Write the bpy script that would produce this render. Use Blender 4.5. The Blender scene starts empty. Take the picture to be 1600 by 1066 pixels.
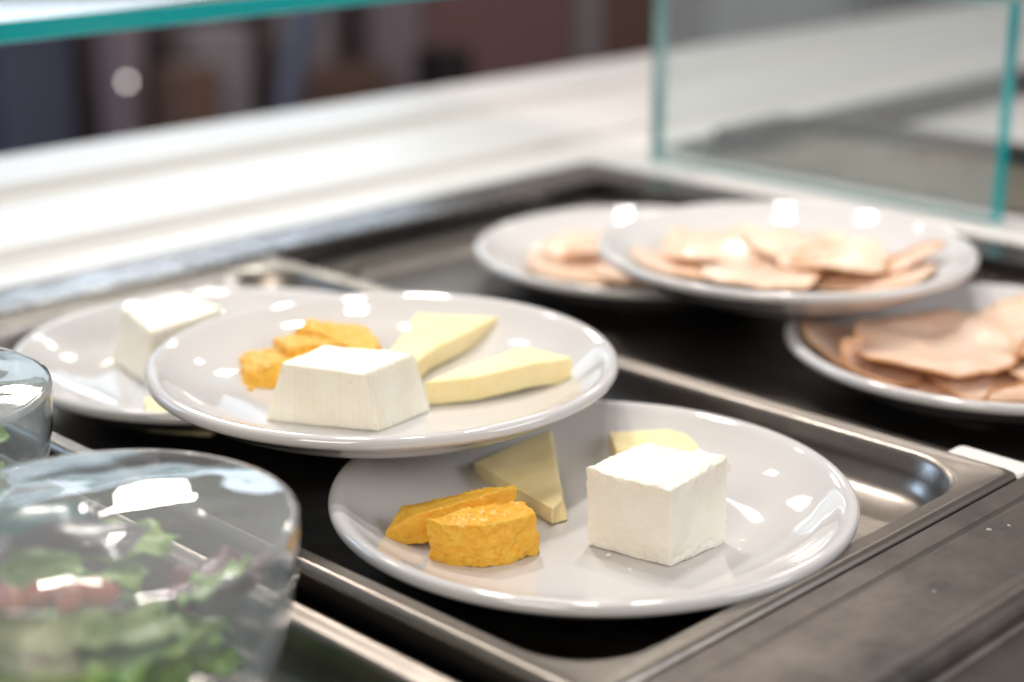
import bpy, bmesh, math, random
from mathutils import Vector, Matrix, noise
PI = math.pi
random.seed(7)
S = bpy.context.scene
COL = S.collection
V = Vector

# ------------------------------------------------------------------ camera
cam = bpy.data.cameras.new('camera')
co = bpy.data.objects.new('camera', cam); COL.objects.link(co)
co.location = (0, 0, .288)
co.rotation_euler = (math.radians(90 - 17.7), 0, math.radians(-45.5))
cam.lens = 60.0; cam.sensor_width = 36; cam.clip_start = .01; cam.clip_end = 60
cam.dof.use_dof = True; cam.dof.focus_distance = .672; cam.dof.aperture_fstop = 3.7
cam.dof.aperture_blades = 9
S.camera = co

# ------------------------------------------------------------------ world, exposure
W = bpy.data.worlds.new('World'); S.world = W; W.use_nodes = True
bg = W.node_tree.nodes['Background']
bg.inputs[0].default_value = (.34, .315, .30, 1); bg.inputs[1].default_value = .88
S.view_settings.view_transform = 'Standard'; S.view_settings.look = 'None'
S.view_settings.exposure = 0; S.view_settings.gamma = 1
S.view_settings.use_curve_mapping = False
cy = S.cycles
cy.use_denoising = True
try: cy.denoiser = 'OPENIMAGEDENOISE'
except Exception: pass
cy.max_bounces = 10; cy.transparent_max_bounces = 24; cy.caustics_reflective = False; cy.caustics_refractive = False
cy.sample_clamp_indirect = 6; cy.blur_glossy = .5

# ------------------------------------------------------------------ lamps
def area(name, loc, target, sx, sy, power, color, spread=180):
    l = bpy.data.lights.new(name, 'AREA'); l.shape = 'RECTANGLE'; l.size = sx; l.size_y = sy
    l.energy = power; l.color = color; l.spread = math.radians(spread)
    o = bpy.data.objects.new(name, l); COL.objects.link(o); o.location = loc
    o.rotation_euler = (V(target) - V(loc)).to_track_quat('-Z', 'Y').to_euler()
    return o
WARM = (1, .90, .80)
# small square spots in the ceiling over the well
area('ceiling_spot', (.69, .63, 1.16), (.47, .43, 0), .085, .085, .55, (1, .96, .92), 75)
area('ceiling_spot', (1.06, .73, 1.16), (.82, .50, 0), .085, .085, .70, (1, .96, .91), 58)
area('ceiling_spot', (.86, 1.15, 1.25), (.72, .98, 0), .10, .10, 3.8, (1, .94, .87), 95)
# ceiling lamps farther into the room, mirrored in the glaze
for x, y, z, a_, p in ((2.75, 2.52, 1.62, .24, 3.0), (3.60, 2.30, 1.95, .22, 3.0), (1.20, 2.30, 1.75, .16, 1.6)):
    area('ceiling_lamp', (x, y, z), (.5, .5, 0), a_, a_ * .72, p, WARM)
area('film_glare_lamp', (1.68, 2.50, 1.18), (.30, .36, .05), .36, .26, .16, WARM, 13)  # narrow lamp added only to put white glare on the bowl film
area('window_or_fill_light', (1.72, 2.52, .60), (.7, .8, 0), .85, .40, 3.0, (.70, .84, 1))
area('window_or_fill_light', (1.5, -1.6, 1.2), (.5, .4, 0), 1.3, .9, 22, (.93, .96, 1))
area('window_or_fill_light', (-.15, 2.45, .75), (.5, .4, 0), .8, .6, 13, (.50, .71, 1))
area('window_or_fill_light', (-1.5, -.2, 1.35), (.4, .4, 0), 1.0, .8, 25, (1, .91, .79))  # warm fill added from the left, not a window

# ------------------------------------------------------------------ materials
def mat(name):
    m = bpy.data.materials.new(name); m.use_nodes = True
    nt = m.node_tree; b = nt.nodes['Principled BSDF']
    return m, nt, b
def nd(nt, t, **kw):
    n = nt.nodes.new(t)
    for k, v in kw.items():
        if k.startswith('i_'):
            key = k[2:]
            n.inputs[int(key) if key.isdigit() else key.replace('_', ' ')].default_value = v
        else: setattr(n, k, v)
    return n
def lk(nt, a, b): nt.links.new(a, b)
def ramp(nt, stops):
    r = nt.nodes.new('ShaderNodeValToRGB'); e = r.color_ramp.elements
    e[0].position, e[0].color = stops[0][0], (*stops[0][1], 1)
    e[1].position, e[1].color = stops[-1][0], (*stops[-1][1], 1)
    for p, c in stops[1:-1]:
        x = e.new(p); x.color = (*c, 1)
    return r
def objco(nt, scale=(1, 1, 1)):
    t = nt.nodes.new('ShaderNodeTexCoord'); mp = nt.nodes.new('ShaderNodeMapping')
    mp.inputs['Scale'].default_value = scale; lk(nt, t.outputs['Object'], mp.inputs[0]); return mp.outputs[0]
def bump(nt, b, src, strength, dist):
    bp = nd(nt, 'ShaderNodeBump'); bp.inputs['Strength'].default_value = strength; bp.inputs['Distance'].default_value = dist
    lk(nt, src, bp.inputs['Height']); lk(nt, bp.outputs[0], b.inputs['Normal']); return bp

def steel(name, c0, c1, r0, r1, grain=(1, 1, 1), sc=26, gw=.35):
    m, nt, b = mat(name); b.inputs['Metallic'].default_value = 1
    n1 = nd(nt, 'ShaderNodeTexNoise', i_Scale=sc, i_Detail=6, i_Roughness=.62); lk(nt, objco(nt), n1.inputs[0])
    n2 = nd(nt, 'ShaderNodeTexNoise', i_Scale=240, i_Detail=4); lk(nt, objco(nt, grain), n2.inputs[0])
    mx = nd(nt, 'ShaderNodeMath', operation='MULTIPLY_ADD'); mx.inputs[1].default_value = gw
    lk(nt, n2.outputs[0], mx.inputs[0]); lk(nt, n1.outputs[0], mx.inputs[2])
    r = ramp(nt, [(.32 + gw * .4, c0), (.66 + gw * .5, c1)]); lk(nt, mx.outputs[0], r.inputs[0]); lk(nt, r.outputs[0], b.inputs['Base Color'])
    mr = nd(nt, 'ShaderNodeMapRange'); mr.inputs[1].default_value = .45; mr.inputs[2].default_value = .85
    mr.inputs[3].default_value = r1; mr.inputs[4].default_value = r0
    lk(nt, mx.outputs[0], mr.inputs[0]); lk(nt, mr.outputs[0], b.inputs['Roughness'])
    bump(nt, b, n2.outputs[0], .06, .0003)
    return m
M = {}
M['pan'] = steel('pan_steel', (.23, .203, .18), (.33, .298, .268), .28, .40, (1, .10, 1), 40)
M['ledge'] = steel('ledge_steel', (.062, .058, .058), (.205, .18, .162), .28, .46, (.5, 1, 1), 20, .14)
M['frame'] = steel('frame_steel', (.13, .12, .12), (.28, .265, .26), .20, .36, (.12, 1, 1), 40)
M['bar'] = steel('bar_steel', (.66, .63, .58), (.78, .75, .70), .22, .34, (1, .1, 1))

def plain(name, col, rough, spec=.5, coat=0, noise_amt=0, nscale=40, bumpd=0):
    m, nt, b = mat(name)
    b.inputs['Roughness'].default_value = rough; b.inputs['Specular IOR Level'].default_value = spec
    b.inputs['Coat Weight'].default_value = coat; b.inputs['Coat Roughness'].default_value = .04
    if noise_amt:
        n = nd(nt, 'ShaderNodeTexNoise', i_Scale=nscale, i_Detail=5); lk(nt, objco(nt), n.inputs[0])
        k = 1 - noise_amt
        r = ramp(nt, [(.3, tuple(c * k for c in col)), (.7, col)]); lk(nt, n.outputs[0], r.inputs[0]); lk(nt, r.outputs[0], b.inputs['Base Color'])
        if bumpd: bump(nt, b, n.outputs[0], .5, bumpd)
    else: b.inputs['Base Color'].default_value = (*col, 1)
    return m
M['china'] = plain('white_china', (.63, .615, .61), .05, .55, .3, .025, 24)
M['white'] = plain('white_counter', (.81, .775, .75), .34, .5, 0, .05, 6)
M['black'] = plain('well_black', (.012, .011, .011), .5)
M['wall'] = plain('wall_brown', (.17, .125, .13), .6, .4, 0, .45, 2.2)
M['floor'] = plain('floor_brown', (.10, .08, .07), .5, .4, 0, .3, 2)
M['red'] = plain('panel_redbrown', (.27, .15, .145), .5, .4, 0, .15, 3)
M['brown'] = plain('panel_brown', (.20, .115, .085), .5, .4, 0, .15, 3)
M['grey'] = plain('post_grey', (.36, .32, .335), .45, .4, 0, .15, 3)
M['mauve'] = plain('post_mauve', (.33, .26, .29), .45, .4, 0, .15, 3)
M['blue'] = plain('rod_blue', (.115, .125, .19), .4, .5, 0, .2, 8)
M['pale_blue'] = plain('pale_blue_grey', (.55, .58, .62), .5, .4, 0, .15, 3)
M['olive'] = steel('olive_steel', (.36, .34, .27), (.48, .46, .38), .25, .4)
M['darkframe'] = plain('dark_frame', (.022, .021, .022), .35)

def cheese(name, c0, c1, scale, rough, sss, bscale, bdist, bstr=.6, spots=None, rad=(.012, .008, .004)):
    m, nt, b = mat(name)
    n = nd(nt, 'ShaderNodeTexNoise', i_Scale=scale, i_Detail=6, i_Roughness=.6); lk(nt, objco(nt), n.inputs[0])
    r = ramp(nt, [(.34, c0), (.66, c1)]); lk(nt, n.outputs[0], r.inputs[0])
    col = r.outputs[0]
    if spots:
        vo = nd(nt, 'ShaderNodeTexVoronoi', i_Scale=spots[1]); lk(nt, objco(nt), vo.inputs[0])
        th = nd(nt, 'ShaderNodeMath', operation='LESS_THAN'); th.inputs[1].default_value = spots[2]; lk(nt, vo.outputs['Distance'], th.inputs[0])
        mx = nd(nt, 'ShaderNodeMix', data_type='RGBA'); lk(nt, th.outputs[0], mx.inputs[0]); lk(nt, col, mx.inputs[6]); mx.inputs[7].default_value = (*spots[0], 1)
        col = mx.outputs[2]
    lk(nt, col, b.inputs['Base Color'])
    b.inputs['Roughness'].default_value = rough
    b.inputs['Subsurface Weight'].default_value = sss; b.inputs['Subsurface Radius'].default_value = rad; b.inputs['Subsurface Scale'].default_value = .35
    n2 = nd(nt, 'ShaderNodeTexNoise', i_Scale=bscale, i_Detail=5, i_Roughness=.65); lk(nt, objco(nt), n2.inputs[0])
    bump(nt, b, n2.outputs[0], bstr, bdist)
    return m, nt, b
M['feta'] = cheese('cream_cheese', (.85, .80, .69), (.89, .855, .77), 70, .42, .35, 420, .0009)[0]
def orange_mat():
    m, nt, b = cheese('orange_cheese', (.92, .43, .012), (.97, .57, .055), 240, .30, .22, 700, .0016, .9)
    ge = nt.nodes.new('ShaderNodeNewGeometry')          # drier, paler grain along broken edges
    mr = nd(nt, 'ShaderNodeMapRange'); mr.inputs[1].default_value = .54; mr.inputs[2].default_value = .66; lk(nt, ge.outputs['Pointiness'], mr.inputs[0])
    src = b.inputs['Base Color'].links[0].from_socket
    mx = nd(nt, 'ShaderNodeMix', data_type='RGBA'); lk(nt, mr.outputs[0], mx.inputs[0]); lk(nt, src, mx.inputs[6]); mx.inputs[7].default_value = (.97, .68, .16, 1)
    lk(nt, mx.outputs[2], b.inputs['Base Color']); b.inputs['Coat Weight'].default_value = .25; b.inputs['Coat Roughness'].default_value = .2
    return m
M['orange'] = orange_mat()
M['pale'] = cheese('pale_cheese', (.845, .70, .355), (.88, .755, .435), 50, .34, .35, 600, .0004, .6, ((.62, .45, .16), 330, .10))[0]
M['turkey'] = cheese('turkey_meat', (.83, .53, .395), (.88, .645, .52), 50, .20, .4, 160, .0005)[0]
M['rind_pale'] = cheese('turkey_rind_pale', (.70, .38, .16), (.86, .58, .36), 60, .3, .3, 300, .0005)[0]
M['rind'] = cheese('turkey_rind', (.42, .16, .025), (.86, .58, .38), 34, .35, .2, 300, .0005)[0]
# basket-ribbed ricotta
def ribbed(name):
    m, nt, b = cheese(name, (.83, .78, .64), (.88, .845, .74), 60, .30, .35, 400, .0006, .5, ((.72, .58, .30), 150, .075))
    tc = nt.nodes.new('ShaderNodeTexCoord'); ge = nt.nodes.new('ShaderNodeNewGeometry')
    nz = nd(nt, 'ShaderNodeTexNoise', i_Scale=60, i_Detail=2); lk(nt, tc.outputs['Object'], nz.inputs[0])
    hs = []
    for d, k, face in (((.995, .10, 0), 2 * PI / .0022, (.1, -.99, 0)), ((-.489, .872, 0), 2 * PI / .0030, (-.872, -.489, 0))):
        amp_ = .4 if face[0] < 0 else .8
        dp = nd(nt, 'ShaderNodeVectorMath', operation='DOT_PRODUCT'); lk(nt, tc.outputs['Object'], dp.inputs[0]); dp.inputs[1].default_value = d
        ad = nd(nt, 'ShaderNodeMath', operation='MULTIPLY_ADD'); lk(nt, nz.outputs[0], ad.inputs[0]); ad.inputs[1].default_value = .0012; lk(nt, dp.outputs['Value'], ad.inputs[2])
        mu = nd(nt, 'ShaderNodeMath', operation='MULTIPLY'); lk(nt, ad.outputs[0], mu.inputs[0]); mu.inputs[1].default_value = k
        sn = nd(nt, 'ShaderNodeMath', operation='SINE'); lk(nt, mu.outputs[0], sn.inputs[0])
        fd = nd(nt, 'ShaderNodeVectorMath', operation='DOT_PRODUCT'); lk(nt, ge.outputs['Normal'], fd.inputs[0]); fd.inputs[1].default_value = face
        st = nd(nt, 'ShaderNodeMapRange'); st.inputs[1].default_value = .55; st.inputs[2].default_value = .85; lk(nt, fd.outputs['Value'], st.inputs[0])
        h = nd(nt, 'ShaderNodeMath', operation='MULTIPLY'); lk(nt, sn.outputs[0], h.inputs[0]); st.inputs[4].default_value = amp_; lk(nt, st.outputs[0], h.inputs[1]); hs.append(h)
    sm = nd(nt, 'ShaderNodeMath', operation='ADD'); lk(nt, hs[0].outputs[0], sm.inputs[0]); lk(nt, hs[1].outputs[0], sm.inputs[1])
    old = b.inputs['Normal'].links[0].from_node
    bp = nd(nt, 'ShaderNodeBump'); bp.inputs['Strength'].default_value = .55; bp.inputs['Distance'].default_value = .0003
    lk(nt, sm.outputs[0], bp.inputs['Height']); lk(nt, old.outputs[0], bp.inputs['Normal']); lk(nt, bp.outputs[0], b.inputs['Normal'])
    b.inputs['Coat Weight'].default_value = .35; b.inputs['Coat Roughness'].default_value = .18
    return m
M['ricotta'] = ribbed('ribbed_fresh_cheese')

def clear(name, tint, ior, refl=1.0, streak=0, rough=.0, veil=0, graze=0):
    m = bpy.data.materials.new(name); m.use_nodes = True; nt = m.node_tree; nt.nodes.clear()
    out = nd(nt, 'ShaderNodeOutputMaterial'); tr = nd(nt, 'ShaderNodeBsdfTransparent'); tr.inputs[0].default_value = (*tint, 1)
    gl = nd(nt, 'ShaderNodeBsdfGlossy'); gl.inputs['Roughness'].default_value = rough
    # Schlick reflectance from the angle between view and surface, the same from both sides of a thin wall
    ge = nd(nt, 'ShaderNodeNewGeometry'); dt = nd(nt, 'ShaderNodeVectorMath', operation='DOT_PRODUCT'); lk(nt, ge.outputs['Incoming'], dt.inputs[1]); lk(nt, ge.outputs['Normal'], dt.inputs[0])
    ab = nd(nt, 'ShaderNodeMath', operation='ABSOLUTE'); lk(nt, dt.outputs['Value'], ab.inputs[0])
    om = nd(nt, 'ShaderNodeMath', operation='SUBTRACT'); om.inputs[0].default_value = 1; lk(nt, ab.outputs[0], om.inputs[1])
    pw = nd(nt, 'ShaderNodeMath', operation='POWER'); pw.inputs[1].default_value = 5; lk(nt, om.outputs[0], pw.inputs[0])
    f0 = ((ior - 1) / (ior + 1)) ** 2
    fr = nd(nt, 'ShaderNodeMath', operation='MULTIPLY_ADD'); fr.inputs[1].default_value = 1 - f0; fr.inputs[2].default_value = f0; lk(nt, pw.outputs[0], fr.inputs[0])
    mu = nd(nt, 'ShaderNodeMath', operation='MULTIPLY'); mu.inputs[1].default_value = refl; mu.use_clamp = True
    mx = nd(nt, 'ShaderNodeMixShader')
    lk(nt, fr.outputs[0], mu.inputs[0]); lk(nt, mu.outputs[0], mx.inputs[0]); lk(nt, tr.outputs[0], mx.inputs[1]); lk(nt, gl.outputs[0], mx.inputs[2]); 
    if veil:
        df = nd(nt, 'ShaderNodeBsdfDiffuse'); df.inputs[0].default_value = (.85, .88, .9, 1); mv = nd(nt, 'ShaderNodeMixShader'); p2 = nd(nt, 'ShaderNodeMath', operation='POWER'); p2.inputs[1].default_value = 2.2; lk(nt, om.outputs[0], p2.inputs[0])
        ma = nd(nt, 'ShaderNodeMath', operation='MULTIPLY_ADD'); ma.inputs[1].default_value = graze; ma.inputs[2].default_value = veil; lk(nt, p2.outputs[0], ma.inputs[0]); lk(nt, ma.outputs[0], mv.inputs[0])
        lk(nt, tr.outputs[0], mv.inputs[1]); lk(nt, df.outputs[0], mv.inputs[2]); lk(nt, mv.outputs[0], mx.inputs[1])
    lk(nt, mx.outputs[0], out.inputs[0])
    if streak:
        n = nd(nt, 'ShaderNodeTexNoise', i_Scale=38, i_Detail=4, i_Distortion=1.2); lk(nt, objco(nt, (1, .35, 1)), n.inputs[0])
        bp = nd(nt, 'ShaderNodeBump'); bp.inputs['Strength'].default_value = streak; bp.inputs['Distance'].default_value = .002
        lk(nt, n.outputs[0], bp.inputs['Height']); lk(nt, bp.outputs[0], gl.inputs['Normal']); lk(nt, bp.outputs[0], dt.inputs[0])
    return m
M['glass'] = clear('pane_glass', (.95, .985, .985), 1.5, 1.0, veil=.13)  # veil paints the haze of bright reflections into the panes
M['bowl'] = clear('bowl_glass', (.95, .97, .975), 1.5, 1.0, veil=.05, graze=.36)
M['film'] = clear('cling_film', (.95, .97, .98), 1.6, 2.0, .05, .04, .17, .12)
def edge_glass():
    m, nt, b = mat('glass_edge'); b.inputs['Base Color'].default_value = (.0, .44, .46, 1); b.inputs['Roughness'].default_value = .12
    b.inputs['Transmission Weight'].default_value = .25; b.inputs['IOR'].default_value = 1.5
    b.inputs['Coat Weight'].default_value = .5
    return m
M['edge'] = edge_glass()
def leaf_mat(name, c0, c1):
    m, nt, b = mat(name)
    n = nd(nt, 'ShaderNodeTexNoise', i_Scale=60, i_Detail=4); lk(nt, objco(nt), n.inputs[0])
    r = ramp(nt, [(.35, c0), (.65, c1)]); lk(nt, n.outputs[0], r.inputs[0]); lk(nt, r.outputs[0], b.inputs['Base Color'])
    b.inputs['Roughness'].default_value = .35; b.inputs['Subsurface Weight'].default_value = .2; b.inputs['Subsurface Radius'].default_value = (.004, .008, .002); b.inputs['Subsurface Scale'].default_value = .3
    return m
M['leaf'] = leaf_mat('leaf_green', (.10, .30, .02), (.42, .60, .11))
M['leafpale'] = leaf_mat('leaf_pale', (.30, .42, .12), (.52, .60, .28))
M['leafred'] = leaf_mat('leaf_red', (.10, .02, .03), (.22, .06, .07))
M['tomato'] = plain('red_orange', (.48, .11, .03), .3, .5, .3, .2, 60)
M['teal'] = plain('teal_reflection', (.03, .20, .20), .3, .5, .2, .2, 60)
M['dark'] = plain('dark_reflection', (.035, .035, .045), .3, .5, .2, .3, 60)

# ------------------------------------------------------------------ mesh helpers
def mesh_obj(name, verts, faces, m, parent=None, loc=(0, 0, 0), smooth=True):
    """verts in world space (or in the parent's space); the origin is put at loc."""
    L = V(loc)
    me = bpy.data.meshes.new(name); me.from_pydata([tuple(V(v) - L) for v in verts], [], faces); me.update()
    if smooth:
        for p in me.polygons: p.use_smooth = True
    for x in (m if isinstance(m, (list, tuple)) else [m]): me.materials.append(x)
    o = bpy.data.objects.new(name, me); COL.objects.link(o); o.location = L
    if parent: o.parent = parent
    return o
def tag(o, label=None, cat=None, group=None, kind=None):
    if label: o['label'] = label
    if cat: o['category'] = cat
    if group: o['group'] = group
    if kind: o['kind'] = kind
    return o
def empty(name, loc, rz=0):
    o = bpy.data.objects.new(name, None); COL.objects.link(o); o.location = loc; o.rotation_euler = (0, 0, rz); o.empty_display_size = .02
    return o
def fix_normals(o):
    bm = bmesh.new(); bm.from_mesh(o.data); bmesh.ops.recalc_face_normals(bm, faces=bm.faces); bm.to_mesh(o.data); bm.free()
    return o
def box_data(x0, x1, y0, y1, z0, z1):
    v = [(x0, y0, z0), (x1, y0, z0), (x1, y1, z0), (x0, y1, z0), (x0, y0, z1), (x1, y0, z1), (x1, y1, z1), (x0, y1, z1)]
    f = [(0, 3, 2, 1), (4, 5, 6, 7), (0, 1, 5, 4), (1, 2, 6, 5), (2, 3, 7, 6), (3, 0, 4, 7)]
    return v, f
def bevel_mesh(o, w, seg=2):
    bm = bmesh.new(); bm.from_mesh(o.data)
    bmesh.ops.bevel(bm, geom=bm.edges[:], offset=w, segments=seg, affect='EDGES', profile=.5)
    bm.to_mesh(o.data); bm.free()
    for p in o.data.polygons: p.use_smooth = False
    return o
def box(name, x0, x1, y0, y1, z0, z1, m, parent=None, bev=0):
    v, f = box_data(x0, x1, y0, y1, z0, z1)
    o = mesh_obj(name, v, f, m, parent, ((x0 + x1) / 2, (y0 + y1) / 2, z0), smooth=False)
    if bev: bevel_mesh(o, bev)
    return o
def catmull(pts, k):
    out = []
    for i in range(len(pts) - 1):
        p0 = pts[max(i - 1, 0)]; p1 = pts[i]; p2 = pts[i + 1]; p3 = pts[min(i + 2, len(pts) - 1)]
        for j in range(k):
            t = j / k
            out.append(tuple(.5 * (2 * b + (c - a) * t + (2 * a - 5 * b + 4 * c - d) * t * t + (3 * b - a - 3 * c + d) * t ** 3) for a, b, c, d in zip(p0, p1, p2, p3)))
    out.append(tuple(pts[-1])); return out
def lathe(profile, n):
    verts, faces = [], []; rows = []
    for r, z in profile:
        if r < 1e-6: rows.append([len(verts)]); verts.append((0, 0, z))
        else:
            rows.append(list(range(len(verts), len(verts) + n)))
            verts += [(r * math.cos(2 * PI * i / n), r * math.sin(2 * PI * i / n), z) for i in range(n)]
    for a, b in zip(rows, rows[1:]):
        for i in range(n):
            j = (i + 1) % n
            if len(a) == 1 and len(b) == 1: continue
            if len(a) == 1: faces.append((a[0], b[j], b[i]))
            elif len(b) == 1: faces.append((a[i], a[j], b[0]))
            else: faces.append((a[i], a[j], b[j], b[i]))
    return verts, faces
def rrect(x0, x1, y0, y1, ins, r, z, n=9):
    x0 += ins; x1 -= ins; y0 += ins; y1 -= ins; out = []
    for cx, cyy, a0 in ((x1 - r, y1 - r, 0), (x0 + r, y1 - r, 90), (x0 + r, y0 + r, 180), (x1 - r, y0 + r, 270)):
        for i in range(n):
            a = math.radians(a0 + 90 * i / (n - 1)); out.append((cx + r * math.cos(a), cyy + r * math.sin(a), z))
    return out
def loft(rings, cap=True):
    verts, faces = [], []; n = len(rings[0])
    for r in rings: verts += r
    for k in range(len(rings) - 1):
        for i in range(n):
            j = (i + 1) % n; faces.append((k * n + i, k * n + j, (k + 1) * n + j, (k + 1) * n + i))
    if cap: faces.append(tuple((len(rings) - 1) * n + i for i in range(n)))
    return verts, faces
def tube(pts, r, closed=True, n=8):
    verts, faces = [], []; N = len(pts)
    for i in range(N):
        p = V(pts[i]); t = (V(pts[(i + 1) % N if closed else min(i + 1, N - 1)]) - V(pts[i - 1 if closed else max(i - 1, 0)]))
        t = t.normalized() if t.length > 1e-9 else V((1, 0, 0))
        a = t.cross(V((0, 0, 1))); a = a.normalized() if a.length > 1e-4 else V((1, 0, 0)); b = t.cross(a)
        verts += [tuple(p + r * (math.cos(2 * PI * k / n) * a + math.sin(2 * PI * k / n) * b)) for k in range(n)]
    for i in range(N if closed else N - 1):
        for k in range(n):
            k2 = (k + 1) % n; i2 = (i + 1) % N
            faces.append((i * n + k, i * n + k2, i2 * n + k2, i2 * n + k))
    return verts, faces

# ------------------------------------------------------------------ setting
o = mesh_obj('floor', [(-6, -6, -.9), (9, -6, -.9), (9, 9, -.9), (-6, 9, -.9)], [(0, 1, 2, 3)], M['floor'], smooth=False); tag(o, 'brown floor behind the counter', kind='structure')
o = box('back_wall', -4, 9, 2.62, 2.74, -.9, .36, M['wall']); tag(o, 'dark brown back wall far out of focus', 'wall', kind='structure')
o = box('back_wall', -4, 9, 2.62, 2.74, .90, 1.5, M['wall']); tag(o, 'dark brown upper band of back wall', 'wall', kind='structure')
# dark panels, posts and shop fittings far behind
def fitting(name, x0, x1, y0, y1, z0, z1, m, label, cat, group=None):
    o = box(name, x0, x1, y0, y1, z0, z1, m, bev=.006); tag(o, label, cat, group); return o
fitting('cabinet_panel', 2.34, 2.775, 2.54, 2.60, -.898, .33, M['red'], 'blurred reddish brown panel behind the white counter, widest of the panels', 'panel')
fitting('post', 2.79, 2.86, 2.53, 2.60, -.898, .33, M['grey'], 'blurred pale grey post between the two brown panels', 'post')
fitting('cabinet_panel', 2.875, 3.05, 2.54, 2.60, -.898, .33, M['brown'], 'blurred dark chocolate panel left of the glass panel edge', 'panel')
fitting('post', 3.06, 3.18, 2.53, 2.60, -.898, .33, M['mauve'], 'blurred mauve post beside the upright glass edge', 'post')
fitting('post', 1.565, 1.615, 2.45, 2.52, -.898, .33, M['mauve'], 'blurred pinkish post at the far left background', 'post')
fitting('post', 2.20, 2.33, 2.54, 2.60, -.898, .33, M['mauve'], 'blurred purplish post left of the reddish panel', 'post')
fitting('cabinet_panel', 1.40, 1.53, 2.54, 2.60, -.898, .33, M['blue'], 'blurred dark blue panel at the far left edge of the background', 'panel')
fitting('cabinet_panel', 1.99, 2.12, 2.56, 2.61, -.898, .33, M['grey'], 'blurred narrow grey panel right of the slanted blue rod', 'panel')
fitting('crate', 1.585, 1.66, 2.30, 2.38, -.898, -.13, M['brown'], 'blurred brown box below the bright round glint', 'box')
fitting('crate', 2.16, 2.24, 2.30, 2.38, -.898, -.16, M['darkframe'], 'blurred dark box low beside the purplish post', 'box')
fitting('crate', 1.70, 1.80, 2.40, 2.50, -.898, -.09, M['grey'], 'blurred grey box shape behind the counter near the bright dot', 'box')
fitting('crate', 1.92, 2.15, 2.45, 2.56, -.898, -.20, M['brown'], 'blurred low brown box shape right of the slanted blue rod', 'box')
fitting('cabinet_panel', 3.24, 5.2, 2.50, 2.60, -.898, .33, M['pale_blue'], 'pale bluish grey panel blurred behind the upright glass', 'panel')
fitting('crate', 3.75, 4.15, 2.30, 2.44, -.898, -.05, M['darkframe'], 'dark blurred shape behind the upright glass near the top', 'box')
v, f = tube([(1.80, 2.36, -.34), (1.93, 2.36, .05)], .026, False, 16); o = mesh_obj('rod', v, f, M['blue'], loc=(1.80, 2.36, -.34)); tag(o, 'slanted dark blue rod blurred in the background', 'rod')
bm = bmesh.new(); bmesh.ops.create_uvsphere(bm, u_segments=16, v_segments=10, radius=.005); me = bpy.data.meshes.new('glint_ball'); bm.to_mesh(me); bm.free()  # glowing ball added for the glint of some shiny thing
mb, ntb, bb = mat('glint_light'); bb.inputs['Emission Color'].default_value = (1, .90, .86, 1); bb.inputs['Emission Strength'].default_value = 4.5
me.materials.append(mb); o = bpy.data.objects.new('glint_ball', me); COL.objects.link(o); o.location = (1.50, 2.33, -.143); tag(o, 'small glowing ball added as a blurred glint in the dark background', 'glint')

# serving counter
cnt = empty('serving_counter', (.5, .3, -.9)); tag(cnt, 'steel and white serving counter with sunken food well', 'counter')
def cpart(name, v, f, m, smooth=False):
    o = mesh_obj(name, v, f, m, None, (.5, .3, -.9), smooth); o.parent = cnt; o.location = (0, 0, 0); return o
def extrude_x(prof, x0, x1):
    n = len(prof); v = [(x0, y, z) for y, z in prof] + [(x1, y, z) for y, z in prof]
    f = [(i, n + i, n + i + 1, i + 1) for i in range(n - 1)]; return v, f
# front ledge: seam, shallow crease, rolled lip, apron
prof = [(.3110, -.05), (.3110, .0178), (.3098, .0190), (.3000, .0191), (.2990, .0189), (.2975, .0187), (.2960, .0188), (.2650, .0188), (.2610, .0193), (.2580, .0204), (.2555, .0208), (.2532, .0203), (.2516, .0188), (.2508, .0165), (.2504, .0128), (.2490, .0112), (.2440, .0104), (.2350, .0092), (.2220, .0076), (.2190, .0030), (.2180, -.02), (.2180, -.89)]
v, f = extrude_x(prof, -1.2, 2.4); cpart('front_ledge', v, f, M['ledge'])
prof = [(.2170, -.03), (.2170, -.0052), (.2150, -.0040), (.10, -.0040), (.095, -.006), (.095, -.10)]
v, f = extrude_x(prof, -1.2, 2.4); cpart('tray_rail', v, f, M['white'])
# back edge frame in steel, then stepped white counter
prof = [(.8180, -.04), (.8180, .0190), (.8195, .0207), (.8230, .0212), (.8570, .0215), (.8590, .0208)]
v, f = extrude_x(prof, -1.2, .958); cpart('frame_rail', v, f, M['frame'])
prof = [(.8592, .0), (.8592, .0225), (.9080, .0225), (.9090, .0225), (.9095, .0295), (.9110, .0305), (1.0300, .0305), (1.0312, .0305), (1.0318, .0385), (1.0335, .0395), (1.1180, .0395), (1.1210, .0380), (1.1220, .0340), (1.1220, -.89)]
v, f = extrude_x(prof, -1.2, 3.4); cpart('back_counter', v, f, M['white'])
# right edge of the well: steel frame and the white strip that carries the glass
v, f = box_data(.918, .9575, .3115, .8178, -.14, .0212); cpart('frame_rail', v, f, M['frame'])
v, f = box_data(.9578, 1.022, .3115, .8588, -.14, .0225); cpart('side_counter', v, f, M['white'])
# dark well lining
v, f = box_data(-.6, .9178, .3112, .8178, -.16, -.15); cpart('well_floor', v, f, M['black'])
v, f = box_data(-.6, .9178, .8168, .8178, -.149, .012); cpart('well_wall', v, f, M['black'])
# bar between the right pans, black for its shade; added white strip paints glare
v, f = loft([rrect(.6215, .6395, .3520, .815, 0, .003, z) for z in (-.03, .0060)] + [rrect(.6215, .6395, .3520, .815, .0012, .003, .0072)])
cpart('divider_bar', v, f, M['black'])
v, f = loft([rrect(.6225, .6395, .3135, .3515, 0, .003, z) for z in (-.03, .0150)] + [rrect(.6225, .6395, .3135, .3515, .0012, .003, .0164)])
cpart('glare_strip', v, f, M['white'])

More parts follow.
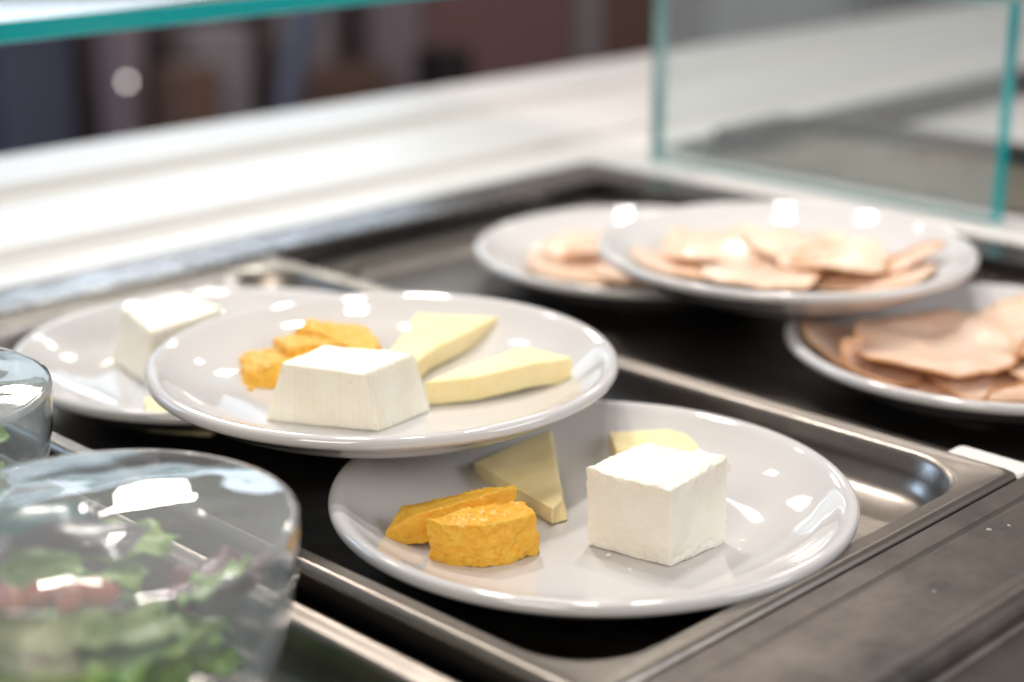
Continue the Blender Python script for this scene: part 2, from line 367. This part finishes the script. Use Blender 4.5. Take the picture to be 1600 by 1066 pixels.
# steel pans
def pan(x0, x1, y0, y1, label, dz=0, depth=.02):
    zz = lambda z: .0203 + dz - (.0203 - z) * depth / .02
    k = 0
    R = [rrect(x0, x1, y0, y1, .0006, .003, zz(.0120)), rrect(x0, x1, y0, y1, 0, .0035, zz(.0165)), rrect(x0, x1, y0, y1, .0010, .0035, zz(.0192)), rrect(x0, x1, y0, y1, .0026, .004, zz(.0202)),
         rrect(x0, x1, y0, y1, .0040, .007, zz(.0203)), rrect(x0, x1, y0, y1, .0052, .010, zz(.0196)), rrect(x0, x1, y0, y1, .0098, .032, zz(.0196)),
         rrect(x0, x1, y0, y1, .0112, .033, zz(.0190)), rrect(x0, x1, y0, y1, .0124, .034, zz(.0172)), rrect(x0, x1, y0, y1, .0140, .034, zz(.0110 - k)), rrect(x0, x1, y0, y1, .0162, .033, zz(.0060 - k)),
         rrect(x0, x1, y0, y1, .0195, .031, zz(.0028 - k)), rrect(x0, x1, y0, y1, .0245, .028, zz(.0010 - k)), rrect(x0, x1, y0, y1, .032, .024, zz(.0003 - k)), rrect(x0, x1, y0, y1, .040, .02, zz(.0001 - k))]
    v, f = loft(R); o = mesh_obj('steel_pan', v, f, M['pan'], loc=((x0 + x1) / 2, (y0 + y1) / 2, zz(.0001))); fix_normals(o)
    tag(o, label, 'food pan', 'shallow steel pans set in the counter well'); return o
pan(.3525, .6205, .3120, .8165, 'shallow steel pan under the three plates of cheese', 0, .0217)
pan(.6405, .9150, .3125, .8165, 'shallow steel pan under the three plates of sliced turkey', -.0130, .0088)
pan(.0700, .3345, .3125, .8165, 'steel pan under the two film covered salad bowls', 0, .022)

# next section beyond the glass
nxt = empty('food_well', (1.3, .55, .02)); tag(nxt, 'blurred neighbouring food well with dark frame behind the glass panel', 'food well')
def npart(name, v, f, m):
    o = mesh_obj(name, v, f, m, None, (1.3, .55, .02), False); o.parent = nxt; o.location = (0, 0, 0); return o
prof = [(1.040, -.10), (1.040, .0215), (1.158, .0265), (1.162, .0265)]
v = [(x, y, z) for y in (-.2, .80) for x, z in prof]; f = [(i, i + 1, 5 + i, 4 + i) for i in range(3)]; npart('side_skirt', v, f, M['olive'])
def ring(x0, x1, y0, y1, w, z0, z1):
    a = rrect(x0, x1, y0, y1, 0, .008, z0); b = rrect(x0, x1, y0, y1, 0, .008, z1); c = rrect(x0, x1, y0, y1, w, .006, z1); d = rrect(x0, x1, y0, y1, w, .006, z0)
    return loft([a, b, c, d], False)
v, f = ring(1.165, 1.85, -.2, .815, .035, -.02, .034); npart('frame', v, f, M['darkframe'])
v, f = box_data(1.202, 1.81, -.16, .778, -.03, .020); npart('bed', v, f, M['white'])
v, f = box_data(1.075, 1.1645, .801, .830, -.02, .036); npart('end_bar', v, f, M['darkframe'])

# ------------------------------------------------------------------ glass
def glass_slab(name, x0, x1, y0, y1, z0, z1, big_axis, label, cat):
    v, f = box_data(x0, x1, y0, y1, z0, z1)
    o = mesh_obj(name, v, f, [M['glass'], M['edge']], None, ((x0 + x1) / 2, (y0 + y1) / 2, z0), False)
    bevel_mesh(o, .0009, 2)
    for p in o.data.polygons: p.material_index = 0 if abs(p.normal[big_axis]) > .9 else 1
    tag(o, label, cat); return o
glass_slab('glass_shelf', -.9, 1.004, .815, 1.16, .1652, .1766, 2, 'horizontal glass shelf with thick teal front edge above the counter', 'glass shelf')
glass_slab('glass_divider', .989, 1.004, .535, .824, .0226, .1650, 0, 'upright glass side panel with teal edges standing on white strip', 'glass panel')

# ------------------------------------------------------------------ plates
PLATE_TOP = [(0, -.0172), (.030, -.0172), (.056, -.0170), (.068, -.0160), (.079, -.0131), (.088, -.0090), (.0945, -.0048), (.0985, -.0018), (.1005, -.0006), (.1025, 0), (.1045, -.0003)]
PLATE_PROF = PLATE_TOP + [(.1056, -.0014), (.1060, -.0030), (.1054, -.0046), (.1030, -.0062), (.0970, -.0095), (.0890, -.0145), (.0790, -.0185), (.0690, -.0204), (.0635, -.0216), (.0625, -.0242), (.0595, -.0243), (.0575, -.0216), (.030, -.0205), (0, -.0205)]
_top = catmull(PLATE_TOP, 6)
def plate_h(r):
    for a, b in zip(_top, _top[1:]):
        if a[0] <= r <= b[0]: return a[1] + (b[1] - a[1]) * (r - a[0]) / max(b[0] - a[0], 1e-9)
    return 0
v, f = lathe(catmull(PLATE_PROF, 5), 160)
plate0 = mesh_obj('dinner_plate', v, f, M['china']); fix_normals(plate0)
PL = {}
def place_plate(key, x, y, z, label, group, tx=0, ty=0, first=False):
    o = plate0 if first else plate0.copy()
    if not first: COL.objects.link(o)
    o.location = (x, y, z); o.rotation_euler = (math.radians(tx), math.radians(ty), random.random() * 6 if not (tx or ty) else 0)
    tag(o, label, 'plate', group); PL[key] = (x, y, z)
gp = 'white plates stacked in threes'
place_plate('P1', .4765, .4230, .0232, 'white plate in front holding a cream cheese cube and orange chunks', gp, first=True)
place_plate('P2', .4810, .5540, .0478, 'white plate resting on two others with ribbed white cheese block', gp)
place_plate('P3', .4865, .6830, .0232, 'white plate behind at left, half under the plate with the ribbed cheese', gp)
place_plate('P4', .7750, .5450, .0478, 'white plate heaped with pale turkey resting on two other plates', gp)
place_plate('P5', .7910, .6610, .0232, 'white plate of turkey at the back, half covered by upper turkey plate', gp)
place_plate('P6', .7700, .4100, .0232, 'white plate of glossy turkey slices at right, cut by picture edge', gp)

# ------------------------------------------------------------------ cheese
def remesh(o, vox, amp, freq, amp2=0, freq2=0, smooth=0, seed=0):
    md = o.modifiers.new('r', 'REMESH'); md.mode = 'VOXEL'; md.voxel_size = vox; md.use_smooth_shade = True
    if smooth:
        sm = o.modifiers.new('s', 'SMOOTH'); sm.factor = .5; sm.iterations = smooth
    dg = bpy.context.evaluated_depsgraph_get(); me = bpy.data.meshes.new_from_object(o.evaluated_get(dg))
    o.modifiers.clear(); old = o.data; mats = list(old.materials); o.data = me; bpy.data.meshes.remove(old); me.name = o.name
    if not me.materials:
        for m_ in mats: me.materials.append(m_)
    off = V((seed * 3.1, seed * 1.7, seed))
    nn = [v_.normal.copy() for v_ in me.vertices]
    for v_, n_ in zip(me.vertices, nn):
        d = amp * noise.noise(v_.co * freq + off)
        if amp2: d += amp2 * noise.fractal(v_.co * freq2 + off, 1, 2, 4)
        v_.co += n_ * d
    for p in me.polygons: p.use_smooth = True
    return o
def prism(name, bot, top, m, label, cat, group=None, parent=None):
    """bot, top: matching lists of (x,y,z), counter-clockwise seen from above"""
    n = len(bot); v = list(bot) + list(top)
    f = [tuple(range(n - 1, -1, -1)), tuple(range(n, 2 * n))] + [(i, (i + 1) % n, n + (i + 1) % n, n + i) for i in range(n)]
    c = V((sum(p[0] for p in bot) / n, sum(p[1] for p in bot) / n, min(p[2] for p in bot)))
    o = mesh_obj(name, v, f, m, parent, c); fix_normals(o)
    if not parent: tag(o, label, cat, group)
    return o
def rough_poly(pts, z, k=1):
    return [(p[0], p[1], z if len(p) < 3 else p[2]) for p in pts]

F1 = .0232 - .0172 + .0003
F2 = .0478 - .0172 + .0003
# cream cheese cube on the front plate
bt = rough_poly([(.4684, .3752), (.5015, .3740), (.4945, .4105), (.4613, .4118)], F1)
tp = [(.4662, .3742, .0392), (.5065, .3782, .0402), (.4972, .4146, .0392), (.4615, .4130, .0386)]
o = prism('cheese_cube', bt, tp, M['feta'], 'cream white cheese cube with crumbly top on the front plate', 'cheese')
remesh(o, .0006, .0004, 120, .00015, 420, 1, 1)
me = o.data
for v_ in me.vertices:      # torn ragged top edge, soft pitted foot
    z = v_.co.z; n_ = v_.normal
    if z > .0285: v_.co.z += .0006 * noise.fractal(v_.co * 300, 1, 2, 4) + .0013 * noise.noise(V((v_.co.x * 45, v_.co.y * 130, 3)))
    if z < .008 and n_.z > -.6: v_.co += V((n_.x, n_.y, 0)) * (-.0015 * max(0, noise.fractal(v_.co * 420, 1, 2, 4)) * (1 - z / .008))
    w_ = (v_.co.x + V(o.location).x, v_.co.y + V(o.location).y)
    if z > .026 and abs(n_.z) < .75 and math.hypot(w_[0] - .5055, w_[1] - .3790) < .006: v_.co += V((.0016, -.0006, -.001)) * max(0, noise.noise(v_.co * 300) + .4)
    if z > .024 and abs(n_.z) < .7: v_.co += V((n_.x, n_.y, 0)) * (.0008 * min(1, (z - .024) / .006) * noise.fractal(v_.co * 300 + V((5, 0, 0)), 1, 2, 3))

# ribbed fresh cheese blocks
def ribbed_block(bt, tp, label, vox, seed):
    o = prism('cheese_block', bt, tp, M['ricotta'], label, 'cheese')
    remesh(o, vox, .0006, 70, .00014, 500, 24 if vox < .0006 else 9, seed)
    for v_ in o.data.vertices:      # the fine ribs the draining basket left on one side
        n_ = v_.normal; k = max(0, min(1, (-n_.y - .6) / .2)) * (1 if abs(n_.z) < .75 else 0)
        if k: v_.co += n_ * (.00045 * k * math.sin(v_.co.x * 2 * PI / .0022 + 1.5 * noise.noise(v_.co * 90)))
    return o
bt = rough_poly([(.4440, .5160), (.4775, .5190), (.4550, .5660), (.4190, .5615)], F2)
tp = [(.4415, .5215, .0562), (.4736, .5247, .0575), (.4532, .5609, .0578), (.4255, .5572, .0566)]
ribbed_block(bt, tp, 'white cheese block with basket ribs on the middle plate', .00045, 2)
bt = rough_poly([(.4480, .6930), (.5060, .7000), (.5060, .7480), (.4560, .7430)], F1)
tp = [(.4514, .6956, .0345), (.5025, .7040, .0345), (.5030, .7440, .0350), (.4651, .7415, .0350)]
ribbed_block(bt, tp, 'white cheese block out of focus on the left rear plate', .001, 3)

# pale yellow slabs
def slab(bt, tp, label, vox=.0006, seed=0, amp=.00035):
    o = prism('cheese_slab', bt, tp, M['pale'], label, 'cheese', 'pale yellow cheese slabs')
    remesh(o, vox, amp, 110, .00008, 600, 1, seed); return o
slab([(.4816, .4965, F1), (.4655, .4345, F1), (.4735, .4330, F1), (.5330, .4985, F1 + .0008)],
     [(.4782, .4931, .0140), (.4655, .4345, .0138), (.4745, .4375, .0138), (.5299, .4962, .0145)], 'shaded pale yellow slab behind the orange chunks on the front plate', seed=4)
slab([(.5290, .4560, F1), (.5660, .4330, F1 + .001), (.5800, .4415, F1 + .0018), (.5440, .4740, F1 + .0012)],
     [(.5290, .4560, .0158), (.5560, .4340, .0125), (.5800, .4425, .0165), (.5420, .4715, .0165)], 'pale yellow slab half hidden behind the cream cheese cube', seed=5)
slab([(.5000, .5520, F2), (.5151, .5600, F2), (.5785, .5755, F2 + .001), (.5500, .6070, F2 + .001), (.4990, .5720, F2)],
     [(.5000, .5520, F2 + .0105), (.5151, .5575, F2 + .0112), (.5705, .5704, F2 + .0125), (.5459, .6033, F2 + .0125), (.4954, .5670, F2 + .0115)], 'trapezoid pale yellow slab at the back of the middle plate', seed=6)
slab([(.4810, .5253, F2), (.4983, .5140, F2 + .0002), (.5262, .5049, F2 + .0020), (.5409, .4924, F2 + .0042), (.5450, .5240, F2 + .0032), (.5050, .5310, F2)],
     [(.4790, .5249, F2 + .0115), (.4983, .5130, F2 + .0120), (.5262, .5040, F2 + .0140), (.5416, .4940, F2 + .0152), (.5400, .5230, F2 + .0150), (.5030, .5275, F2 + .0122)], 'long pale yellow slab tilted up on the right of the middle plate', seed=7)
slab([(.4220, .6600, F1), (.4090, .6370, F1 + .002), (.4280, .6150, F1), (.4700, .6300, F1)],
     [(.4220, .6600, .0165), (.4090, .6370, .0170), (.4280, .6150, .0165), (.4700, .6300, .0150)], 'tip of a pale yellow slab peeking out on the left rear plate', seed=8)

# orange cheese
def orange(bt, tp, label, vox=.0005, amp=.0010, freq=120, amp2=.0009, seed=0):
    o = prism('cheese_chunk', bt, tp, M['orange'], label, 'cheese', 'orange cheese pieces')
    remesh(o, vox, amp, freq, amp2, 260, 1, seed); return o
orange([(.4066, .4446, F1), (.4087, .4360, F1), (.4186, .4251, F1), (.4292, .4217, F1), (.4429, .4194, F1), (.4490, .4270, F1), (.4360, .4380, F1), (.4200, .4440, F1)],
       [(.4062, .4445, .0245), (.4092, .4360, .0238), (.4186, .4258, .0240), (.4292, .4217, .0242), (.4408, .4200, .0238), (.4438, .4290, .0252), (.4320, .4379, .0252), (.4200, .4420, .0248)],
       'curved orange cheese chunk nearest the front rim of the front plate', seed=11)
orange([(.3990, .4640, F1 + .0015), (.4120, .4520, F1 + .004), (.4350, .4400, .0160), (.4500, .4390, .0215), (.4400, .4490, .0160), (.4180, .4680, F1 + .004)],
       [(.4020, .4640, .0150), (.4110, .4560, .0215), (.4330, .4440, .0262), (.4512, .4402, .0268), (.4420, .4490, .0262), (.4150, .4690, .0200)],
       'orange cheese slice leaning on the chunk beside it on the front plate', amp=.0004, amp2=.0003, seed=12)
orange([(.4600, .6370, F2), (.4394, .6049, F2), (.4453, .5926, F2), (.4800, .5860, F2), (.4960, .6100, F2), (.4800, .6250, F2)],
       [(.4600, .6350, F2 + .0035), (.4440, .6070, F2 + .0060), (.4490, .5980, F2 + .0090), (.4800, .5900, F2 + .0115), (.4930, .6080, F2 + .0115), (.4760, .6200, F2 + .0085)],
       'torn orange cheese piece at the left of the middle plate', seed=13)
orange([(.4720, .6240, F2 + .004), (.4640, .6020, F2 + .006), (.4860, .5850, F2 + .006), (.5000, .6000, F2 + .004), (.4920, .6200, F2 + .003)],
       [(.4744, .6255, F2 + .0105), (.4660, .6040, F2 + .0130), (.4850, .5880, F2 + .0150), (.4980, .6010, F2 + .0150), (.4880, .6200, F2 + .0130)],
       'orange cheese flake in the middle of the pile on the middle plate', amp=.0006, seed=14)
orange([(.4830, .6240, F2 + .004), (.4820, .6080, F2 + .007), (.4850, .5650, F2 + .003), (.5040, .5740, F2 + .001), (.5160, .6020, F2 + .001), (.5000, .6260, F2 + .001)],
       [(.4830, .6195, F2 + .0150), (.4840, .6020, F2 + .0165), (.4840, .5690, F2 + .0130), (.4960, .5740, F2 + .0140), (.5060, .5960, F2 + .0165), (.4930, .6230, F2 + .0165)],
       'rounded orange cheese piece topmost at the back of the middle plate', amp=.0007, seed=15)
orange([(.4385, .6000, F2 - .0002), (.4365, .5975, F2 - .0002), (.4385, .5955, F2 - .0002), (.4410, .5975, F2 - .0002)],
       [(.4385, .5992, F2 + .0018), (.4370, .5975, F2 + .0016), (.4385, .5960, F2 + .0018), (.4402, .5975, F2 + .0020)], 'tiny orange crumb on the left of the middle plate', vox=.0004, amp=.0002, amp2=.0001, seed=16)

# ------------------------------------------------------------------ turkey slices
RX, RY = V((.7009, -.7133)), V((.7133, .7009))      # picture-right and away directions on the table
def slice_(plate, right, away, lift, rad, rot, folds, wave, label, seed, asp=.85, thick=.0009, rind='rind', rr=.0009):
    px, py, pz = PL[plate]; c = RX * right + RY * away
    nr, nt = 22, 72
    ca, sa = math.cos(rot), math.sin(rot)
    def place(u, v_):
        x, y, z = u, v_, 0.0
        for (u0, rf, side) in folds:            # wrap the sheet over a cylinder past u0
            s_ = side * x - u0
            if s_ > 0:
                a = s_ / rf
                if a < PI: x, z = side * (u0 + rf * math.sin(a)), z + rf * (1 - math.cos(a))
                else: x, z = side * (u0 - (s_ - PI * rf)), z + 2 * rf + .06 * (s_ - PI * rf)
        q = V((u * 26, v_ * 26, seed * 7.3))
        z += wave * (noise.noise(q) + .35 * noise.noise(q * 2.1)) + wave * .6
        X, Y = c.x + ca * x - sa * y, c.y + sa * x + ca * y
        r = min(math.hypot(X, Y), .1035)
        return (px + X, py + Y, pz + plate_h(r) + lift + max(z, 0))
    verts = [place(0, 0)]; edge = []
    for i in range(1, nr + 1):
        for j in range(nt):
            a = 2 * PI * j / nt; w = 1 + .14 * noise.noise(V((math.cos(a) * 1.6, math.sin(a) * 1.6, seed))) + (.05 * noise.noise(V((math.cos(a) * 9, math.sin(a) * 9, seed))) if i == nr else 0)
            r = rad * i / nr * w
            p = place(r * math.cos(a), asp * r * math.sin(a)); verts.append(p)
            if i == nr: edge.append(p)
    faces = [(0, 1 + j, 1 + (j + 1) % nt) for j in range(nt)]
    for i in range(nr - 1):
        for j in range(nt):
            k = (j + 1) % nt; faces.append((1 + i * nt + j, 1 + (i + 1) * nt + j, 1 + (i + 1) * nt + k, 1 + i * nt + k))
    loc = verts[0]
    o = mesh_obj('turkey_slice', verts, faces, M['turkey'], None, loc)
    md = o.modifiers.new('thick', 'SOLIDIFY'); md.thickness = thick; md.offset = 1
    tv, tf = tube([(p[0] - loc[0], p[1] - loc[1], p[2] - loc[2] + .0006) for p in edge], rr, True, 6)
    rd = mesh_obj('rind', tv, tf, M[rind]); rd.parent = o
    tag(o, label, 'turkey slice', 'turkey slices on plates'); return o
D = math.radians
A0 = -D(45.5)      # rot 0 => local x along picture right when added
# right plate
slice_('P6', -.050, .012, .0012, .048, A0 + D(200), [], .0030, 'turkey slice lying lowest at the shaded left of the right plate', 1)
slice_('P6', -.030, -.034, .0010, .040, A0 + D(-110), [], .0022, 'flat turkey slice lowest at the front of the right plate', 16)
slice_('P6', .002, -.036, .0030, .046, A0 + D(-78), [(.027, .0034, 1)], .0026, 'folded turkey slice low at the front of the right plate', 2)
slice_('P6', .040, -.026, .0070, .044, A0 + D(-84), [(.022, .0036, 1)], .0030, 'rolled turkey slice at the right of the right plate', 3)
slice_('P6', .040, .034, .0080, .046, A0 + D(30), [], .0050, 'turkey slice with orange rind at the back of the right plate', 5)
slice_('P6', -.030, .000, .0085, .050, A0 + D(-104), [], .0065, 'large glossy turkey slice draped on top at the right plate', 4)
slice_('P6', -.068, -.026, .0030, .024, A0 + D(150), [(.002, .0085, 1)], .0010, 'small golden turkey flap curling up at the left of the right plate', 14)
slice_('P6', .024, -.018, .0125, .022, A0 + D(-95), [(.002, .0060, 1)], .0010, 'small golden turkey flap between the folds at the right of the right plate', 15)
# upper back plate
pk = dict(rind='rind_pale', rr=.00045)
slice_('P4', -.052, -.004, .0008, .038, A0 + D(-150), [], .0050, 'pale turkey slice at the left of the upper turkey plate', 6, **pk)
slice_('P4', .040, -.014, .0008, .042, A0 + D(-40), [], .0040, 'pale turkey slice lying under others at the right of the upper turkey plate', 21, **pk)
slice_('P4', -.034, .024, .0025, .036, A0 + D(-100), [], .0095, 'pale turkey slice bunched up at the back of the upper turkey plate', 7, **pk)
slice_('P4', -.018, -.020, .0018, .040, A0 + D(-85), [], .0060, 'pale turkey slice in the front middle of the upper turkey plate', 8, **pk)
slice_('P4', .014, .024, .0035, .040, A0 + D(-70), [(.026, .0030, 1)], .0100, 'pale turkey slice standing in folds at the centre of the upper turkey plate', 9, **pk)
slice_('P4', .024, -.012, .0050, .032, A0 + D(-20), [], .0080, 'small pale turkey slice on top near the middle of the upper turkey plate', 22, **pk)
slice_('P4', .062, -.010, .0030, .030, A0 + D(-52), [(.010, .0024, 1)], .0050, 'turkey slice with dark brown rind at the right of the upper turkey plate', 10)
# rear plate
slice_('P5', -.036, -.002, .0010, .046, A0 + D(-100), [], .0050, 'flat turkey slice on the rear turkey plate', 11, **pk)
slice_('P5', -.030, .020, .0045, .038, A0 + D(-80), [(.020, .0030, 1)], .0065, 'folded turkey slice at the back of the rear turkey plate', 12, **pk)
slice_('P5', .000, -.022, .0040, .040, A0 + D(-70), [(.024, .0030, 1)], .0045, 'folded turkey slice near the upper plate on the rear turkey plate', 13, **pk)

# ------------------------------------------------------------------ salad bowls
BOWL_OUT = [(0, 0), (.026, 0), (.036, .0020), (.0465, .0095), (.0545, .0215), (.0592, .0360), (.0613, .0510), (.0619, .0640), (.0625, .0690), (.0626, .0703)]
BOWL_PROF = BOWL_OUT + [(.0616, .0712), (.0604, .0703), (.0597, .0640), (.0591, .0510), (.0570, .0370), (.0522, .0230), (.0440, .0118), (.035, .0048), (.025, .0030), (0, .0030)]
bv, bf = lathe(catmull(BOWL_PROF, 4), 128)
def film_data(seed):
    n, rings = 128, 34; verts = [(0, 0, .0735)]; faces = []
    prof = [(.0628 * i / 26, None) for i in range(1, 27)] + [(.0633, .0702), (.0632, .0680), (.0630, .0650), (.0627, .0610), (.0624, .0560), (.0620, .0510)]
    for r, z in prof:
        for j in range(n):
            a = 2 * PI * j / n; x, y = r * math.cos(a), r * math.sin(a)
            if z is None:
                k = 1 - (r / .0628) ** 2
                zz = .0716 + .0048 * k + .0036 * min(1, 2.0 * k) * noise.noise(V((x * 15 + 3, y * 15, seed))) + .0004 * min(1, 3 * k) * noise.noise(V((x * 22 + y * 70, y * 30 - x * 60, seed + 5)))
                rr = r
            else:
                zz = z; rr = r + .0006 * noise.noise(V((math.cos(a) * 9, math.sin(a) * 9, z * 90 + seed)))
            verts.append((rr * math.cos(a), rr * math.sin(a), zz))
    faces = [(0, 1 + j, 1 + (j + 1) % n) for j in range(n)]
    for i in range(len(prof) - 1):
        for j in range(n):
            k = (j + 1) % n; faces.append((1 + i * n + j, 1 + (i + 1) * n + j, 1 + (i + 1) * n + k, 1 + i * n + k))
    return verts, faces
def leaf(name, c, rad, tilt, rot, m, label, cat, group, seed):
    nr, nt = 10, 40; verts = []; R_ = Matrix.Rotation(rot, 3, 'Z') @ Matrix.Rotation(tilt, 3, 'X')
    verts.append(tuple(V(c)))
    for i in range(1, nr + 1):
        for j in range(nt):
            a = 2 * PI * j / nt; r = rad * i / nr * (1 + .22 * noise.noise(V((math.cos(a) * 2, math.sin(a) * 2, seed))) + .06 * math.sin(9 * a + seed))
            x, y = r * math.cos(a), .62 * r * math.sin(a)
            z = .22 * rad * (i / nr) ** 2 * noise.noise(V((x * 120, y * 120, seed))) + .10 * rad * math.sin(6 * a + seed) * (i / nr) ** 3 - 6 * x * x
            verts.append(tuple(V(c) + R_ @ V((x, y, z))))
    faces = [(0, 1 + j, 1 + (j + 1) % nt) for j in range(nt)]
    for i in range(nr - 1):
        for j in range(nt):
            k = (j + 1) % nt; faces.append((1 + i * nt + j, 1 + (i + 1) * nt + j, 1 + (i + 1) * nt + k, 1 + i * nt + k))
    o = mesh_obj(name, verts, faces, m, None, c); md = o.modifiers.new('thick', 'SOLIDIFY'); md.thickness = .0005
    tag(o, label, cat, group); return o
def salad(x, y, z, seed, lab_bowl, where):
    rnd = random.Random(seed)
    b = mesh_obj('salad_bowl', [(p[0], p[1], p[2]) for p in bv], bf, M['bowl']); fix_normals(b); b.location = (x, y, z)
    tag(b, lab_bowl, 'bowl', 'clear salad bowls under film')
    fv, ff = film_data(seed); fo = mesh_obj('cling_film', fv, ff, M['film']); fo.parent = b
    k = 0
    for layer, (zz, R_) in enumerate(((.010, .020), (.018, .030), (.026, .038), (.034, .042), (.042, .044), (.049, .042))):
        for i in range(6):
            a = 2 * PI * (i + .5 * layer) / 6 + rnd.uniform(-.3, .3); r = R_ * rnd.uniform(.35, .95)
            m = M['leaf'] if rnd.random() < .66 else (M['leafpale'] if rnd.random() < .75 else M['leafred'])
            kind = {M['leaf']: 'green', M['leafpale']: 'pale green', M['leafred']: 'dark red'}[m]
            leaf('salad_leaf', (x + r * math.cos(a), y + r * math.sin(a), z + zz + rnd.uniform(-.002, .003)), rnd.uniform(.015, .022), rnd.uniform(-.6, .6), rnd.uniform(0, 6.28), m,
                 'crinkled %s salad leaf inside the %s' % (kind, where), 'salad leaf', '%s leaves in the %s' % (kind, where), seed * 50 + k); k += 1
bx, by, bz = .262, .441, -.0017
salad(bx, by, bz, 3, 'clear film covered salad bowl nearest the camera at lower left', 'large front bowl')
salad(.272, .607, bz, 8, 'clear film covered salad bowl cut by the left picture edge', 'left edge bowl')
def at_bowl(right, away, h): q = RX * right + RY * away; return (bx + q.x, by + q.y, bz + h)
# pads added in place of teal and dark film reflections; red pieces under film
def reflection_pad(right, away, h, w, d, rot, m, label, seed):
    c = at_bowl(right, away, h); n = 10; verts = []; faces = []
    for sgn in (1, -1):
        for i in range(n + 1):
            for j in range(n + 1):
                u, t = i / n * 2 - 1, j / n * 2 - 1; k = (1 - u ** 4) * (1 - t ** 4)
                xx, yy = u * w / 2, t * d / 2
                verts.append((c[0] + math.cos(rot) * xx - math.sin(rot) * yy, c[1] + math.sin(rot) * xx + math.cos(rot) * yy, c[2] + sgn * .0032 * k + .0016 * noise.noise(V((xx * 70, yy * 70, seed)))))
        b0 = (n + 1) ** 2 * (0 if sgn == 1 else 1)
        for i in range(n):
            for j in range(n):
                q = (b0 + i * (n + 1) + j, b0 + (i + 1) * (n + 1) + j, b0 + (i + 1) * (n + 1) + j + 1, b0 + i * (n + 1) + j + 1)
                faces.append(q if sgn == 1 else q[::-1])
    o = mesh_obj('reflection_pad', verts, faces, m, None, c); tag(o, label, 'reflection_pad'); return o
reflection_pad(-.026, .020, .0640, .034, .022, A0 + .3, M['teal'], 'teal pad added as a film reflection in the large front bowl', 1)
reflection_pad(-.008, .008, .0630, .040, .024, A0 - .25, M['dark'], 'dark grey pad added as a film reflection in the large front bowl', 2)
for i, (r_, a_) in enumerate(((-.030, -.022), (-.022, -.024), (-.013, -.020), (-.004, -.022), (.003, -.018))):
    c = at_bowl(r_, a_, .0560); bm = bmesh.new(); bmesh.ops.create_icosphere(bm, subdivisions=3, radius=.006)
    for v_ in bm.verts: v_.co = V((v_.co.x * 1.25, v_.co.y * .8, v_.co.z * .7)) * (1 + .15 * noise.noise(v_.co * 200 + V((i, 0, 0))))
    me = bpy.data.meshes.new('vegetable_piece'); bm.to_mesh(me); bm.free(); me.materials.append(M['tomato'])
    for p in me.polygons: p.use_smooth = True
    o = bpy.data.objects.new('vegetable_piece', me); COL.objects.link(o); o.location = c; o.rotation_euler = (0, 0, i * 1.3)
    tag(o, 'orange red vegetable piece on the leaves in the large front bowl', 'vegetable', 'red pieces in the large front bowl')

# ------------------------------------------------------------------ crumbs on the plates, specks on the ledge
def bit(name, x, y, z, r, m, label, cat, group, seed, flat=.7):
    bm = bmesh.new(); bmesh.ops.create_icosphere(bm, subdivisions=3, radius=r)
    for v_ in bm.verts: v_.co = V((v_.co.x * 1.2, v_.co.y, v_.co.z * flat)) * (1 + (.35 * noise.noise(v_.co / r * 1.3 + V((seed, 0, 0))) if flat > .5 else .1 * noise.noise(v_.co / r + V((seed, 0, 0)))))
    me = bpy.data.meshes.new(name); bm.to_mesh(me); bm.free(); me.materials.append(m)
    for p in me.polygons: p.use_smooth = True
    o = bpy.data.objects.new(name, me); COL.objects.link(o); o.location = (x, y, z + r * flat * .7); o.rotation_euler = (0, 0, seed); tag(o, label, cat, group)
for i, (x, y, r) in enumerate(((.4600, .3990, .0011), (.4560, .3850, .0007), (.5075, .3700, .0009), (.4720, .3690, .0006), (.5000, .3660, .0007))):
    bit('cheese_crumb', x, y, F1 - .0003, r, M['feta'], 'small white crumb fallen beside the cream cheese cube', 'crumb', 'white crumbs by the cream cheese cube', i)
for i, (x, y, r) in enumerate(((.4010, .4560, .0008), (.4110, .4270, .0008), (.4060, .4330, .0006))):
    bit('cheese_crumb', x, y, F1 - .0003, r, M['orange'], 'small orange crumb on the front plate beside the orange chunk', 'crumb', 'orange crumbs on the front plate', i)
wd, ntw, bw = mat('dried_speck'); bw.inputs['Base Color'].default_value = (.36, .33, .30, 1); bw.inputs['Roughness'].default_value = .12
for i, (x, y, r) in enumerate(((.5600, .2925, .0013), (.5690, .2890, .0009), (.4980, .2790, .0009))):
    bit('food_speck', x, y, .0186, r * .8, wd, 'tiny pale speck on the steel front ledge', 'speck', 'specks on the steel front ledge', i, .35)
